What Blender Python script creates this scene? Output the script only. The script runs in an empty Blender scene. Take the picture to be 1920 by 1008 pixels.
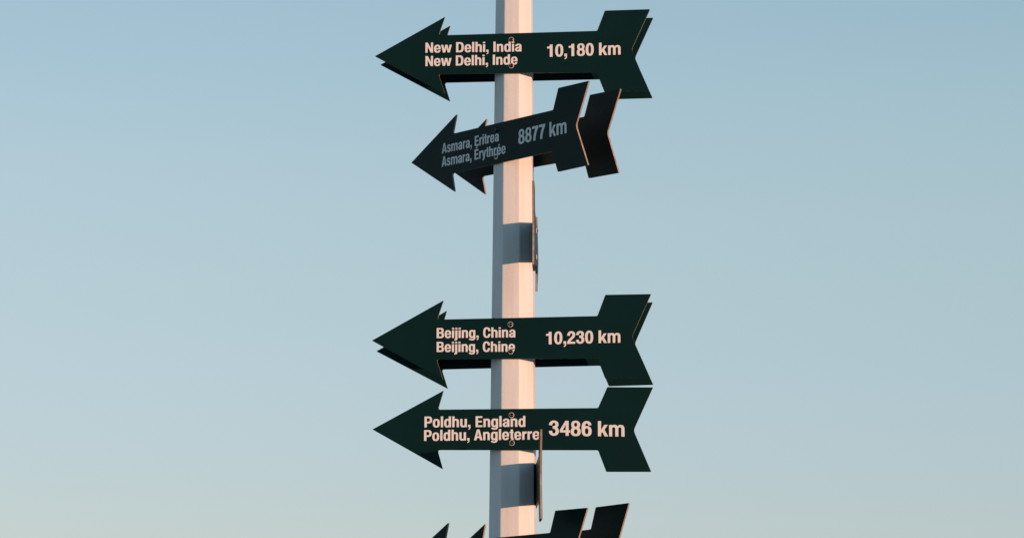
import bpy, bmesh, math, random
from math import sin, cos, radians, pi, hypot
from mathutils import Vector, Matrix
from mathutils.geometry import delaunay_2d_cdt

random.seed(7)
scene = bpy.context.scene
C = scene.collection

# ------------------------------------------------------------------ camera
PITCH = 8.5
cam_d = bpy.data.cameras.new('camera')
cam = bpy.data.objects.new('camera', cam_d)
C.objects.link(cam)
cam.location = (0, -12.515, 1.6)
cam.rotation_euler = (radians(90 + PITCH), 0, 0)
cam_d.sensor_width = 36
cam_d.lens = 36 * 5500 / 1920
cam_d.clip_start = 0.1
cam_d.clip_end = 6000
scene.camera = cam

# ------------------------------------------------------------------ sky and sun
VEIL = [(0.0, (.372, .320, .366)), (0.06, (.348, .314, .352)), (0.14, (.374, .350, .258)), (0.216, (.330, .370, .288)), (0.35, (.17, .235, .235)), (0.6, (.05, .115, .140)), (1.0, (.02, .07, .10))]
LEAN = (.34, .10, -.04)
SUN_EL, SUN_AZ = 4.0, 43.3          # degrees; azimuth counted from behind the camera towards the right
world = bpy.data.worlds.new('World')
scene.world = world
world.use_nodes = True
wn, wl = world.node_tree.nodes, world.node_tree.links
bg = wn['Background']
sky = wn.new('ShaderNodeTexSky')
sky.sky_type = 'NISHITA'
sky.sun_disc = False
sky.sun_elevation = radians(SUN_EL)
sky.sun_rotation = radians(180 - SUN_AZ)
sky.altitude = 50
sky.air_density = 1.0
sky.dust_density = 0.0
sky.ozone_density = 4.0
bg.inputs[1].default_value = 0.15
# thin high veil of pale haze over the whole dome: added to the Nishita sky, paler towards the horizon,
# a little brighter towards and away from the sun than at right angles to it
tcw = wn.new('ShaderNodeTexCoord')
sep = wn.new('ShaderNodeSeparateXYZ')
wl.new(tcw.outputs['Generated'], sep.inputs[0])
ramp = wn.new('ShaderNodeValToRGB')
ramp.color_ramp.interpolation = 'B_SPLINE'
for i, (pos, col) in enumerate(VEIL):
    el = ramp.color_ramp.elements[i] if i < 2 else ramp.color_ramp.elements.new(pos)
    el.position = pos
    el.color = (*col, 1)
wl.new(sep.outputs['Z'], ramp.inputs['Fac'])
dot = wn.new('ShaderNodeVectorMath')
dot.operation = 'DOT_PRODUCT'
dot.inputs[1].default_value = (sin(radians(SUN_AZ)), -cos(radians(SUN_AZ)), 0)
wl.new(tcw.outputs['Generated'], dot.inputs[0])
sq = wn.new('ShaderNodeMath')
sq.operation = 'MULTIPLY'
wl.new(dot.outputs['Value'], sq.inputs[0])
wl.new(dot.outputs['Value'], sq.inputs[1])
ma = wn.new('ShaderNodeVectorMath')
ma.operation = 'MULTIPLY_ADD'
ma.inputs[1].default_value = [k / 0.15 for k in LEAN]
ma.inputs[2].default_value = [(1 - 0.55 * k) / 0.15 for k in LEAN]
wl.new(sq.outputs[0], ma.inputs[0])
sc_ = wn.new('ShaderNodeVectorMath')
sc_.operation = 'MULTIPLY'
wl.new(ramp.outputs[0], sc_.inputs[0])
wl.new(ma.outputs[0], sc_.inputs[1])
add = wn.new('ShaderNodeVectorMath')
add.operation = 'ADD'
wl.new(sky.outputs[0], add.inputs[0])
wl.new(sc_.outputs[0], add.inputs[1])
wl.new(add.outputs[0], bg.inputs[0])

sun_d = bpy.data.lights.new('sun', 'SUN')
sun = bpy.data.objects.new('sun', sun_d)
C.objects.link(sun)
sdir = Vector((sin(radians(SUN_AZ)) * cos(radians(SUN_EL)), -cos(radians(SUN_AZ)) * cos(radians(SUN_EL)), sin(radians(SUN_EL))))
sun.rotation_euler = sdir.to_track_quat('Z', 'Y').to_euler()
sun.location = (6, -8, 6)
sun_d.energy = 3.95
sun_d.color = (1.0, 0.56, 0.35)
sun_d.angle = radians(0.5)

vs = scene.view_settings
vs.view_transform = 'Standard'
vs.look = 'None'
vs.exposure = 0.0
vs.gamma = 1.0
vs.use_curve_mapping = False


# ------------------------------------------------------------------ materials
def mat(name, col, rough=0.5, metal=0.0, spec=0.5, nscale=6.0, namt=0.08, bump=0.0, bscale=120.0, col2=None, detail=5):
    m = bpy.data.materials.new(name)
    m.use_nodes = True
    n, l = m.node_tree.nodes, m.node_tree.links
    p = n['Principled BSDF']
    tc = n.new('ShaderNodeTexCoord')
    nz = n.new('ShaderNodeTexNoise')
    nz.inputs['Scale'].default_value = nscale
    nz.inputs['Detail'].default_value = detail
    l.new(tc.outputs['Object'], nz.inputs['Vector'])
    r = n.new('ShaderNodeValToRGB')
    c2 = col2 or [c * (1 - 2 * namt) for c in col]
    r.color_ramp.elements[0].position = 0.3
    r.color_ramp.elements[1].position = 0.7
    r.color_ramp.elements[0].color = (*c2, 1)
    r.color_ramp.elements[1].color = (*col, 1)
    l.new(nz.outputs['Fac'], r.inputs['Fac'])
    l.new(r.outputs[0], p.inputs['Base Color'])
    mr = n.new('ShaderNodeMapRange')
    mr.inputs['To Min'].default_value = max(0.02, rough - 0.07)
    mr.inputs['To Max'].default_value = min(1, rough + 0.07)
    l.new(nz.outputs['Fac'], mr.inputs['Value'])
    l.new(mr.outputs[0], p.inputs['Roughness'])
    p.inputs['Metallic'].default_value = metal
    p.inputs['Specular IOR Level'].default_value = spec
    if bump:
        nb = n.new('ShaderNodeTexNoise')
        nb.inputs['Scale'].default_value = bscale
        nb.inputs['Detail'].default_value = 3
        l.new(tc.outputs['Object'], nb.inputs['Vector'])
        b = n.new('ShaderNodeBump')
        b.inputs['Strength'].default_value = bump
        b.inputs['Distance'].default_value = 0.002
        l.new(nb.outputs['Fac'], b.inputs['Height'])
        l.new(b.outputs[0], p.inputs['Normal'])
    return m


def pole_paint():
    m = mat('white_pole_paint', (0.80, 0.79, 0.77), rough=0.5, spec=0.35, nscale=9, namt=0.02, bump=0.4, bscale=70)
    n, l = m.node_tree.nodes, m.node_tree.links
    p = n['Principled BSDF']
    ramp = [x for x in n if x.bl_idname == 'ShaderNodeValToRGB'][0]
    tc = [x for x in n if x.bl_idname == 'ShaderNodeTexCoord'][0]
    # faint vertical rain streaks
    mp = n.new('ShaderNodeMapping')
    mp.inputs['Scale'].default_value = (45, 45, 2.2)
    l.new(tc.outputs['Object'], mp.inputs['Vector'])
    st = n.new('ShaderNodeTexNoise')
    st.inputs['Scale'].default_value = 1.0
    st.inputs['Detail'].default_value = 6
    l.new(mp.outputs[0], st.inputs['Vector'])
    r2 = n.new('ShaderNodeValToRGB')
    r2.color_ramp.elements[0].position = 0.30
    r2.color_ramp.elements[0].color = (0.86, 0.84, 0.80, 1)
    r2.color_ramp.elements[1].position = 0.55
    r2.color_ramp.elements[1].color = (1, 1, 1, 1)
    l.new(st.outputs['Fac'], r2.inputs['Fac'])
    mx = n.new('ShaderNodeMixRGB')
    mx.blend_type = 'MULTIPLY'
    mx.inputs[0].default_value = 0.5
    l.new(ramp.outputs[0], mx.inputs[1])
    l.new(r2.outputs[0], mx.inputs[2])
    l.new(mx.outputs[0], p.inputs['Base Color'])
    return m


M_POLE = pole_paint()
M_GREEN = mat('dark_green_sign_face', (0.0010, 0.0200, 0.0200), rough=0.48, spec=0.12, nscale=5, namt=0.10, bump=0.06, bscale=60)
M_EDGE = mat('raw_board_edge', (0.46, 0.38, 0.30), rough=0.7, spec=0.25, nscale=40, col2=(0.27, 0.20, 0.15), bump=0.4, bscale=300)
M_LETTER = mat('white_vinyl_lettering', (0.84, 0.83, 0.81), rough=0.55, spec=0.25, nscale=30, namt=0.03)
M_STEEL = mat('galvanised_steel', (0.62, 0.61, 0.60), rough=0.28, metal=1.0, nscale=60, namt=0.08)
M_DARK = mat('dull_bolt_metal', (0.15, 0.085, 0.065), rough=0.2, metal=1.0, nscale=200, col2=(0.06, 0.035, 0.03))
M_DULL = mat('tarnished_washer', (0.06, 0.055, 0.05), rough=0.5, metal=0.7, nscale=60, namt=0.1)
M_CONC = mat('concrete_footing', (0.34, 0.33, 0.31), rough=0.9, spec=0.2, nscale=12, namt=0.12, bump=0.5, bscale=80)
M_GROUND = mat('pale_gravel_ground', (0.24, 0.23, 0.20), rough=1.0, spec=0.1, nscale=0.8, col2=(0.17, 0.165, 0.145), bump=0.3, bscale=20, detail=10)


# ------------------------------------------------------------------ helpers
def link_mesh(name, bm, mats, parent=None, smooth=False):
    me = bpy.data.meshes.new(name)
    bm.normal_update()
    bm.to_mesh(me)
    bm.free()
    for m in (mats if isinstance(mats, (list, tuple)) else [mats]):
        me.materials.append(m)
    for p in me.polygons:
        p.use_smooth = smooth
    o = bpy.data.objects.new(name, me)
    C.objects.link(o)
    if parent:
        o.parent = parent
    return o


def round_poly(pts, radii):
    """2D polygon with every corner rounded by its radius (0 keeps it sharp)."""
    out = []
    n = len(pts)
    for i, (p, r) in enumerate(zip(pts, radii)):
        if r <= 0:
            out.append(p)
            continue
        a = Vector(pts[i - 1]) - Vector(p)
        b = Vector(pts[(i + 1) % n]) - Vector(p)
        a.normalize(), b.normalize()
        p = Vector(p)
        for k in range(5):
            t = k / 4
            q = (p + a * r) * (1 - t) ** 2 + p * 2 * t * (1 - t) + (p + b * r) * t * t
            out.append((q.x, q.y))
    return out


# ------------------------------------------------------------------ lettering: condensed bold grotesque, 720 units cap height
def se(cx, cy, rx, ry, n=2.5, a0=0.0, a1=360.0, k=40):
    pts = []
    steps = max(6, int(k * (a1 - a0) / 360))
    for i in range(steps + (0 if a1 - a0 >= 359 else 1)):
        t = radians(a0 + (a1 - a0) * i / steps)
        c, s = cos(t), sin(t)
        pts.append((cx + rx * math.copysign(abs(c) ** (2 / n), c), cy + ry * math.copysign(abs(s) ** (2 / n), s)))
    return pts


def R(x0, y0, x1, y1):
    return [(x0, y0), (x1, y0), (x1, y1), (x0, y1)]


def HR(cx, cy, rx, ry, n=2.5):
    return se(cx, cy, rx, ry, n, -90, 90)


def HT(cx, cy, rx, ry, n=2.4):
    return se(cx, cy, rx, ry, n, 0, 180)


def HB(cx, cy, rx, ry, n=2.4):
    return se(cx, cy, rx, ry, n, 180, 360)


def stroke(p0, segs, S=145, H=108, sign=1):
    """thick path; vertical runs S wide, horizontal runs H wide -> list of quads"""
    P = [Vector(p0)]
    T = []
    for s in segs:
        a = P[-1]
        if len(s) == 1:
            s = (tuple(a.lerp(Vector(s[0]), 1 / 3)), tuple(a.lerp(Vector(s[0]), 2 / 3)), s[0])
        b, c, d = map(Vector, s)
        for i in range(1, 9):
            t = i / 8
            P.append(a * (1 - t) ** 3 + b * 3 * t * (1 - t) ** 2 + c * 3 * t * t * (1 - t) + d * t ** 3)
    L, Rr = [], []
    for i, p in enumerate(P):
        d = (P[min(i + 1, len(P) - 1)] - P[max(i - 1, 0)]).normalized()
        w = hypot(S * d.y, H * d.x) / 2
        nn = Vector((-d.y, d.x))
        L.append(tuple(p + nn * w))
        Rr.append(tuple(p - nn * w))
    return [(1, [L[i], L[i + 1], Rr[i + 1], Rr[i]]) for i in range(len(P) - 1)]


A = lambda *ps: [(1, p) for p in ps]
S_ = lambda *ps: [(0, p) for p in ps]
XH = 545
STEM = 145


def arch(x0, x1, xi0, xi1):          # arch outer x0..x1, counter xi0..xi1
    co, ci = (x0 + x1) / 2, (xi0 + xi1) / 2
    return (A(R(x0, 0, x1, 350), HT(co, 345, (x1 - x0) / 2, XH + 10 - 345)) +
            S_(R(xi0, -5, xi1, 370), HT(ci, 365, (xi1 - xi0) / 2, 76)))


def g_n(h=XH):
    return arch(70, 425, 145, 280) + A(R(0, 0, 145, h if h > XH else XH))


def g_u():
    out = []
    for s, p in g_n():
        out.append((s, [(425 - x, XH - y) for x, y in p]))
    return out


def g_e():
    return (A(se(222, 272, 222, 285)) + S_(se(222, 272, 78, 184), R(235, 168, 460, 232)) +
            A([(110, 228), (441, 228), (441, 275), (438, 312), (110, 312)]))


def bowl():
    return A(se(200, 272, 200, 285)) + S_(se(218, 272, 74, 180, 2.3))


G = {
    'I': (150, A(R(0, 0, 150, 720))),
    'l': (145, A(R(0, 0, 145, 722))),
    'i': (145, A(R(0, 0, 145, XH), R(0, 618, 145, 722))),
    'j': (205, A(R(60, -40, 205, XH), R(60, 618, 205, 722)) + stroke((132, -20), [((132, -110), (118, -130), (0, -126))], 145, 104)),
    'N': (512, A(R(0, 0, 142, 720), R(370, 0, 512, 720), [(0, 720), (152, 720), (512, 0), (360, 0)])),
    'D': (512, A(R(0, 0, 240, 720), HR(235, 360, 277, 360, 2.7)) + S_(R(150, 116, 240, 604), HR(235, 360, 125, 244, 2.6))),
    'P': (485, A(R(0, 0, 150, 720), R(100, 262, 260, 720), HR(255, 491, 230, 229)) + S_(R(150, 376, 255, 606), HR(250, 491, 88, 115))),
    'B': (500, A(R(0, 0, 270, 720), HR(262, 532, 216, 188), HR(268, 205, 232, 205)) +
          S_(R(150, 428, 262, 610), HR(257, 519, 74, 91), R(150, 112, 264, 316), HR(260, 214, 92, 102))),
    'E': (430, A(R(0, 0, 150, 720), R(0, 604, 424, 720), R(0, 308, 396, 418), R(0, 0, 432, 116))),
    'A': (540, A([(0, 0), (188, 720), (352, 720), (540, 0)]) + S_([(152, -5), (184, 145), (356, 145), (388, -5)], [(207, 258), (333, 258), (270, 570)])),
    'C': (496, A(se(252, 360, 252, 372, 2.5)) + S_(se(252, 360, 104, 262, 2.4), R(262, 262, 530, 458))),
    'n': (425, g_n()),
    'h': (425, g_n(722)),
    'u': (425, g_u()),
    'm': (715, arch(70, 425, 145, 285) + [(s, [(x + 290, y) for x, y in p]) for s, p in arch(70, 425, 140, 280)] +
          A(R(285, 0, 430, 365), R(0, 0, 145, XH))),
    'r': (290, A(R(0, 0, 145, XH)) + stroke((90, 330), [((92, 430), (150, 492), (290, 484))], 130, 130)),
    'e': (444, g_e()),
    'o': (444, A(se(222, 272, 222, 285)) + S_(se(222, 272, 78, 182))),
    'd': (436, bowl() + A(R(291, 0, 436, 722))),
    'g': (436, bowl() + A(R(291, -10, 436, XH)) + stroke((363, 5), [((363, -100), (300, -132), (215, -132)), ((120, -132), (78, -105), (66, -45))], 143, 96)),
    'a': (425, A(R(282, 0, 425, 395)) + stroke((75, 372), [((82, 462), (150, 502), (222, 502)), ((310, 502), (353, 462), (353, 385))], 142, 100) +
          stroke((330, 300), [((220, 278), (72, 282), (72, 152)), ((72, 76), (112, 44), (160, 44)), ((232, 44), (296, 90), (325, 180))], 142, 98)),
    't': (262, A(R(72, 120, 217, 690), R(0, 447, 257, XH)) + stroke((145, 150), [((145, 62), (165, 48), (262, 52))], 145, 104)),
    's': (405, stroke((335, 385), [((332, 462), (275, 500), (202, 500)), ((122, 500), (76, 460), (76, 402)), ((76, 320), (130, 310), (205, 284)), ((292, 256), (332, 230), (332, 152)), ((332, 80), (272, 44), (200, 44)), ((120, 44), (68, 85), (66, 168))], 138, 100)),
    'w': (716, A([(0, XH), (148, XH), (208, 195), (283, XH), (434, XH), (509, 195), (572, XH), (716, XH), (588, 0), (436, 0), (358, 355), (281, 0), (128, 0)])),
    'y': (440, A([(0, XH), (150, XH), (226, 180), (298, XH), (440, XH), (286, -30), (256, -105), (215, -145), (150, -162), (66, -158), (66, -56), (115, -60), (142, -42), (155, 5)])),
    'k': (472, A(R(0, 0, 147, 722), [(140, 292), (296, XH), (458, XH), (302, 318), (472, 0), (308, 0), (208, 205), (140, 128)])),
    ',': (150, A(R(0, 0, 150, 156), [(78, 2), (150, 2), (148, -58), (122, -118), (66, -156), (18, -166), (18, -108), (60, -88), (78, -48)])),
    '1': (316, A(R(156, 0, 316, 712), [(0, 490), (170, 490), (316, 700), (316, 712), (206, 712), (168, 640), (96, 598), (0, 590)])),
    '0': (460, A(se(230, 356, 230, 368, 2.4)) + S_(se(230, 356, 78, 258, 2.4))),
    '2': (460, stroke((82, 462), [((82, 595), (145, 662), (232, 662)), ((320, 662), (378, 606), (378, 518)), ((378, 405), (290, 350), (200, 262)), ((140, 205), (95, 140), (84, 58))], 158, 114) + A(R(0, 0, 455, 118))),
    '3': (462, stroke((76, 492), [((80, 605), (145, 662), (232, 662)), ((318, 662), (372, 615), (372, 530)), ((372, 440), (310, 398), (178, 394))], 150, 108) +
          stroke((178, 382), [((325, 385), (385, 310), (385, 212)), ((385, 112), (320, 46), (230, 46)), ((135, 46), (74, 108), (74, 222))], 152, 110)),
    '4': (476, A([(0, 155), (0, 272), (262, 712), (412, 712), (412, 155)]) + S_([(132, 262), (274, 262), (274, 512)]) + A(R(268, 0, 412, 262), R(0, 155, 476, 262))),
    '6': (465, stroke((382, 512), [((374, 606), (318, 662), (245, 662)), ((120, 662), (76, 545), (76, 330)), ((76, 230),)], 152, 108) +
          A(se(236, 232, 230, 244, 2.4)) + S_(se(238, 230, 80, 142, 2.3))),
    '7': (452, stroke((384, 640), [((285, 500), (178, 300), (162, 0))], 160, 150) + A(R(0, 590, 452, 712))),
    '8': (464, A(se(232, 526, 208, 198, 2.3), se(232, 203, 232, 215, 2.4)) + S_(se(232, 533, 70, 96, 2.3), se(232, 205, 82, 116, 2.3))),
}
ACC = [(0, 0), (92, 0), (205, 140), (62, 140)]
G['é'] = (444, g_e() + A([(x + 150, y + 604) for x, y in ACC]))
G['É'] = (430, G['E'][1] + A([(x + 140, y + 765) for x, y in ACC]))


def bearings(ch):
    w = G[ch][0]
    if ch in '02346789':
        return 22, 506 - 22 - w
    if ch == '1':
        return 63, 506 - 63 - w
    l = 28 if ch in 'odegaCéqs' else (4 if ch in 'wyA' else (10 if ch == 't' else 40))
    if ch == 'j':
        l = -18
    r = {'e': 20, 'é': 20, 'o': 26, 's': 20, 'w': 2, 'y': 2, 'A': 4, 'k': 4, 'r': 6, 't': 14, 'P': 16, 'E': 26, 'D': 26, 'B': 24, 'C': 22, ',': 36}.get(ch, 38)
    if ch == ',':
        l = 38
    return l, r


_cache = {}


def glyph_tris(ch):
    if ch in _cache:
        return _cache[ch]
    vs_, fs, signs = [], [], []
    for s, poly in G[ch][1]:
        area = sum(poly[i - 1][0] * poly[i][1] - poly[i][0] * poly[i - 1][1] for i in range(len(poly)))
        if area < 0:
            poly = poly[::-1]
        b = len(vs_)
        vs_ += [Vector(p) for p in poly]
        fs.append(list(range(b, b + len(poly))))
        signs.append(s)
    v, e, f, ov, oe, of = delaunay_2d_cdt(vs_, [], fs, 1, 1e-4)
    tris = [t for t, o in zip(f, of) if o and signs[max(o)]]
    _cache[ch] = ([tuple(p) for p in v], tris)
    return _cache[ch]


def text_mesh(name, text, p0, p1, cap, parent):
    """flat lettering from baseline point p0 to p1 (board coordinates, metres), thickness proud of the board by 0.5 mm"""
    x = 0
    items = []
    for i, ch in enumerate(text):
        if ch == ' ':
            x += 250 if not any(c.isdigit() for c in text) else 235
            continue
        l, r = bearings(ch)
        if i == 0:
            l = 0
        items.append((ch, x + l))
        end = x + l + G[ch][0]
        x = end + r
    tot = end
    d = Vector(p1) - Vector(p0)
    sx = d.length / tot
    sy = cap / 720
    ang = math.atan2(d.y, d.x)
    bm = bmesh.new()
    for ch, gx in items:
        v, f = glyph_tris(ch)
        nv = []
        for (a, b) in v:
            X, Y = (a + gx) * sx, b * sy
            # the lines shear rather than turn: stems stay upright on the board
            nv.append(bm.verts.new((p0[0] + X, -0.0006, p0[1] + Y + X * math.tan(ang))))
        for t in f:
            try:
                bm.faces.new([nv[k] for k in t])
            except ValueError:
                pass
    bmesh.ops.recalc_face_normals(bm, faces=bm.faces)
    for fc in bm.faces:
        fc.normal_update()
        if fc.normal.y > 0:
            fc.normal_flip()
    return link_mesh(name, bm, M_LETTER, parent)


# ------------------------------------------------------------------ ground
bm = bmesh.new()
N_ = 40
def gh(x, y):
    r = hypot(x, y)
    return -max(0, r - 30) * 0.02 + 0.03 * sin(x * .5) * cos(y * .4) * min(1, r / 5) - 0.02
rings = [0.0, 1, 2, 4, 7, 11, 16, 24, 40, 80, 200, 600, 1800]
prev = None
for r in rings:
    if r == 0:
        prev = [bm.verts.new((0, 0, gh(0, 0)))]
        continue
    cur = [bm.verts.new((r * cos(2 * pi * k / N_), r * sin(2 * pi * k / N_), gh(r * cos(2 * pi * k / N_), r * sin(2 * pi * k / N_)))) for k in range(N_)]
    for k in range(N_):
        if len(prev) == 1:
            bm.faces.new((prev[0], cur[k], cur[(k + 1) % N_]))
        else:
            bm.faces.new((prev[k], cur[k], cur[(k + 1) % N_], prev[(k + 1) % N_]))
    prev = cur
g = link_mesh('ground', bm, M_GROUND, smooth=True)
g['kind'] = 'structure'

# ------------------------------------------------------------------ pole: tapered octagonal post
Z0, Z1 = 2.3772, 4.6591
R0, R1 = 0.1045, 0.0845
X0, X1 = 0.0026, 0.0100
def pole_r(z): return R0 + (R1 - R0) * (z - Z0) / (Z1 - Z0)
def pole_x(z): return X0 + (X1 - X0) * (z - Z0) / (Z1 - Z0)
VA = [-29.5 + 45 * k for k in range(8)]      # compass of the vertices, counted from the camera side to the right

pole_root = bpy.data.objects.new('signpost_pole', None)
C.objects.link(pole_root)
pole_root.location = (0, 0, 0)
pole_root['label'] = 'tall white octagonal tapered pole carrying the dark green arrow signs'
pole_root['category'] = 'pole'

bm = bmesh.new()
zs = [0.04 + i * 0.25 for i in range(23)]
loops = []
for z in zs:
    r = pole_r(z)
    ring = []
    for k in range(8):
        # rounded edge: five points round each corner
        a = radians(VA[k])
        c = Vector((sin(a), -cos(a))) * r
        an = radians(VA[k] + 45); ap = radians(VA[k] - 45)
        dn = (Vector((sin(an), -cos(an))) * r - c).normalized()
        dp = (Vector((sin(ap), -cos(ap))) * r - c).normalized()
        e = 0.005
        for t in (0, .25, .5, .75, 1):
            q = (c + dp * e) * (1 - t) ** 2 + c * 2 * t * (1 - t) + (c + dn * e) * t * t
            ring.append(bm.verts.new((q.x + pole_x(z), q.y, z)))
    loops.append(ring)
n = len(loops[0])
for a_, b_ in zip(loops, loops[1:]):
    for k in range(n):
        bm.faces.new((a_[k], a_[(k + 1) % n], b_[(k + 1) % n], b_[k]))
bm.faces.new(loops[-1])
bm.faces.new(loops[0][::-1])
sh = link_mesh('shaft', bm, M_POLE, pole_root, smooth=True)
for p in sh.data.polygons:
    if len(p.vertices) > 4:
        p.use_smooth = False
sh.data.set_sharp_from_angle(angle=radians(25))

bm = bmesh.new()
bmesh.ops.create_cone(bm, cap_ends=True, segments=48, radius1=0.36, radius2=0.34, depth=0.12, matrix=Matrix.Translation((0, 0, 0.0)))
bmesh.ops.bevel(bm, geom=[e for e in bm.edges if abs(e.verts[0].co.z - e.verts[1].co.z) < 1e-5], offset=0.01, segments=2, affect='EDGES')
link_mesh('concrete_footing', bm, M_CONC, pole_root)
bm = bmesh.new()
bmesh.ops.create_cube(bm, size=1, matrix=Matrix.Translation((0, 0, 0.071)) @ Matrix.Diagonal((0.40, 0.40, 0.02, 1)))
bmesh.ops.bevel(bm, geom=bm.edges[:], offset=0.003, segments=2, affect='EDGES')
link_mesh('base_plate', bm, M_STEEL, pole_root)

# ------------------------------------------------------------------ boards
T = 0.009
MEAN = [(-.600, .003), (-.288, .1697), (-.314, .0872), (.375, .0870), (.4105, .1765), (.6065, .1748), (.523, -.003),
        (.598, -.1825), (.406, -.1820), (.372, -.0920), (-.316, -.0856), (-.291, -.1712)]
OUT = {
    'delhi': [(-.5997, .0031), (-.2915, .1699), (-.3193, .0881), (.3724, .0883), (.4061, .1768), (.6019, .1774), (.5206, .0013), (.5941, -.1809), (.4021, -.1801), (.3693, -.0937), (-.3198, -.0836), (-.2917, -.1707)],
    'beijing': [(-.5984, .0009), (-.2879, .1698), (-.3155, .0872), (.3729, .0913), (.4073, .1816), (.6026, .1815), (.5195, .0001), (.5969, -.1771), (.4047, -.1760), (.3722, -.0891), (-.3183, -.0837), (-.2897, -.1716)],
    'poldhu': [(-.5918, .0048), (-.2850, .1673), (-.3089, .0861), (.3755, .0845), (.4154, .1727), (.6095, .1694), (.5256, -.0118), (.5993, -.1874), (.4093, -.1855), (.3747, -.0939), (-.3105, -.0860), (-.2871, -.1684)],
    'asmara': [(-.6145, .0014), (-.2862, .1699), (-.3122, .0873), (.3786, .0835), (.4133, .1727), (.6120, .1705), (.5264, -.0063), (.6037, -.1848), (.4082, -.1851), (.3720, -.0932), (-.3171, -.0890), (-.2980, -.1738)],
}
RAD = [.003, .003, .012, .006, .004, .004, .014, .004, .004, .006, .012, .003]
GROUP = 'dark green arrow boards on the pole'


def make_sign(label, origin, yaw, outline, roll=0.0, shift=(0, 0), scale=1.0, bend=0.0):
    """local axes: X along the board towards the tail, -Y out of the lettered/near face, Z up; near face lies at y = 0"""
    e = bpy.data.objects.new('arrow_sign', None)
    C.objects.link(e)
    e.location = origin
    e.rotation_euler = (0, 0, -radians(yaw))
    e['label'] = label
    e['category'] = 'sign'
    e['group'] = GROUP
    cr, sr = cos(radians(roll)), sin(radians(roll))
    pts = [((x * cr - z * sr) * scale + shift[0], (x * sr + z * cr) * scale + shift[1]) for x, z in outline]
    pts = round_poly(pts, RAD)
    bm = bmesh.new()
    f = [bm.verts.new((x, 0, z)) for x, z in pts]
    b = [bm.verts.new((x, T, z)) for x, z in pts]
    n = len(pts)
    fa = bm.faces.new(f)
    fb = bm.faces.new(b[::-1])
    for k in range(n):
        q = bm.faces.new((f[(k + 1) % n], f[k], b[k], b[(k + 1) % n]))
        q.material_index = 1
    bmesh.ops.recalc_face_normals(bm, faces=bm.faces)
    rim = [ed for ed in bm.edges if fa in ed.link_faces or fb in ed.link_faces]
    bmesh.ops.bevel(bm, geom=rim, offset=0.0007, segments=1, affect='EDGES', clamp_overlap=True, material=0)
    bmesh.ops.triangulate(bm, faces=[x for x in bm.faces if len(x.verts) > 4])
    link_mesh('board', bm, [M_GREEN, M_EDGE], e)
    return e


def make_bolt(parent, x, z, side=-1, y=0.0, dull=False, broad=False):
    """cup washer with a domed socket screw; side -1 points out of the near face"""
    def lathe(name, prof, m, par, seg=32, sock=False):
        bm = bmesh.new()
        rings_ = []
        for r, h in prof:
            if r < 1e-6:
                rings_.append([bm.verts.new((x, y + side * h, z))])
            else:
                rings_.append([bm.verts.new((x + r * cos(2 * pi * k / seg), y + side * h, z + r * sin(2 * pi * k / seg))) for k in range(seg)])
        for a, b in zip(rings_, rings_[1:]):
            for k in range(seg):
                if len(b) == 1:
                    bm.faces.new((a[k], a[(k + 1) % seg], b[0]))
                elif len(a) == 1:
                    bm.faces.new((a[0], b[(k + 1) % seg], b[k]))
                else:
                    bm.faces.new((a[k], a[(k + 1) % seg], b[(k + 1) % seg], b[k]))
        bmesh.ops.recalc_face_normals(bm, faces=bm.faces)
        return link_mesh(name, bm, m, par, smooth=True)
    q = 0.7 if broad else 1.0
    bolt = lathe('bolt', [(r * q, h) for r, h in [(0.0078, 0.0006), (0.0080, 0.0035), (0.0074, 0.0056), (0.0058, 0.0070), (0.0036, 0.0077), (0.0034, 0.0046), (0.0, 0.0044)]], M_DARK, parent)
    wi, wo = (0.0066, 0.0126) if broad else (0.0094, 0.0120)
    lathe('washer', [(wi, 0.0002), (wi + 0.0003, 0.0022), (wi + 0.0008, 0.0028), (wo - 0.0008, 0.0028), (wo, 0.0002)], M_DULL if dull else M_WASH, bolt)
    return bolt


M_WASH = mat('pale_washer', (0.66, 0.65, 0.63), rough=0.5, metal=0.0, nscale=60, namt=0.05)


def front(key, label, origin, yaw, lines, bolts):
    s = make_sign(label, origin, yaw, OUT[key])
    for nm, txt, p0, p1, cap in lines:
        text_mesh(nm, txt, p0, p1, cap, s)
    for bx, bz in bolts:
        make_bolt(s, bx, bz, dull=(key == 'asmara' and bz > 0), broad=(key == 'asmara' and bz < 0))
    return s


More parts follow.
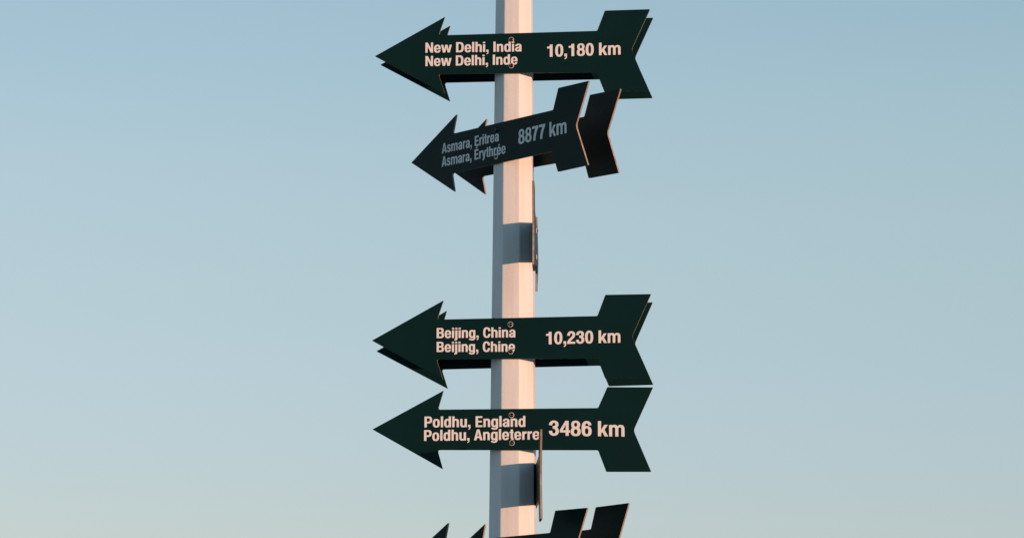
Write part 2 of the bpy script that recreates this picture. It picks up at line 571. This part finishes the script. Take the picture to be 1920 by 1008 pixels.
front('delhi', 'topmost front arrow board reading New Delhi, India, 10,180 km', (-.0019, -.0905, 4.4003), 7, [
    ('city_lettering', 'New Delhi, India', (-.3771, .0121), (.0433, .0063), .0446),
    ('city_lettering', 'New Delhi, Inde', (-.3768, -.0475), (.0261, -.0504), .0448),
    ('distance_lettering', '10,180 km', (.1548, -.0211), (.4737, -.0192), .0545)],
    [(-.0016, .0590), (-.0016, -.0553)])
front('asmara', 'angled arrow board in shade reading Asmara, Eritrea, 8877 km', (-.0654, -.0593, 4.0125), 51, [
    ('city_lettering', 'Asmara, Eritrea', (-.3880, .0093), (.0135, .0050), .0450),
    ('city_lettering', 'Asmara, Érythrée', (-.3892, -.0503), (.0605, -.0555), .0450),
    ('distance_lettering', '8877 km', (.1478, -.0298), (.4684, -.0292), .0632)],
    [(-.0039, .0575), (-.0038, -.0608)])
front('beijing', 'arrow board in mid pole reading Beijing, China, 10,230 km', (-.0072, -.1005, 3.1555), 7, [
    ('city_lettering', 'Beijing, China', (-.3173, .0070), (.0215, .0052), .0437),
    ('city_lettering', 'Beijing, Chine', (-.3171, -.0525), (.0201, -.0561), .0437),
    ('distance_lettering', '10,230 km', (.1532, -.0270), (.4708, -.0240), .0540)],
    [(.0001, .0608), (.0015, -.0551)])
front('poldhu', 'arrow board reading Poldhu, England, 3486 km with large numerals', (-.0088, -.1036, 2.7697), 7, [
    ('city_lettering', 'Poldhu, England', (-.3667, .0109), (.0659, .0086), .0462),
    ('city_lettering', 'Poldhu, Angleterre', (-.3682, -.0467), (.1264, -.0462), .0460),
    ('distance_lettering', '3486 km', (.1666, -.0295), (.4875, -.0380), .0640)],
    [(.0064, .0584), (.0080, -.0594)])

# boards fixed to the far side of the pole, seen from their plain inner face
make_sign('blank arrow board peeking out behind the New Delhi board', (.0178, .0817, 4.4003), 6.0, MEAN, 0.50, (-.0015, .0030))
make_sign('blank arrow board peeking out behind the Beijing board', (.0132, .0919, 3.1555), 5.0, MEAN, 1.34, (-.0051, -.0133))
make_sign('blank arrow board standing out behind the angled Asmara board', (.0738, .0543, 4.0125), 50.5, MEAN, -1.03, (-.0088, -.0004))
make_sign('near arrow board of the pair cut off by the bottom edge', (-.0806, -.0707, 2.2256), 49.5, OUT['asmara'], 1.18, (-.0115, -.0006))
make_sign('rear arrow board of the pair cut off by the bottom edge', (.0763, .0668, 2.2256), 48.0, OUT['asmara'], 2.82, (.0038, .0112))

# boards on the right face of the pole, seen edge-on
E1 = make_sign('edge-on arrow board on right side of pole above the Beijing board', (.101 - T / 2, 0, 3.5798), 91.35, MEAN, 0, (0, 0), 0.98)
E2 = make_sign('edge-on arrow board on right side of pole overlapping the Poldhu board', (.1065 - T / 2, 0, 2.543), 88.8, MEAN, 0, (0, 0), 1.015)
for s in (E1, E2):
    for bz in (.058, -.058):
        make_bolt(s, 0.0, bz, side=1, y=T)
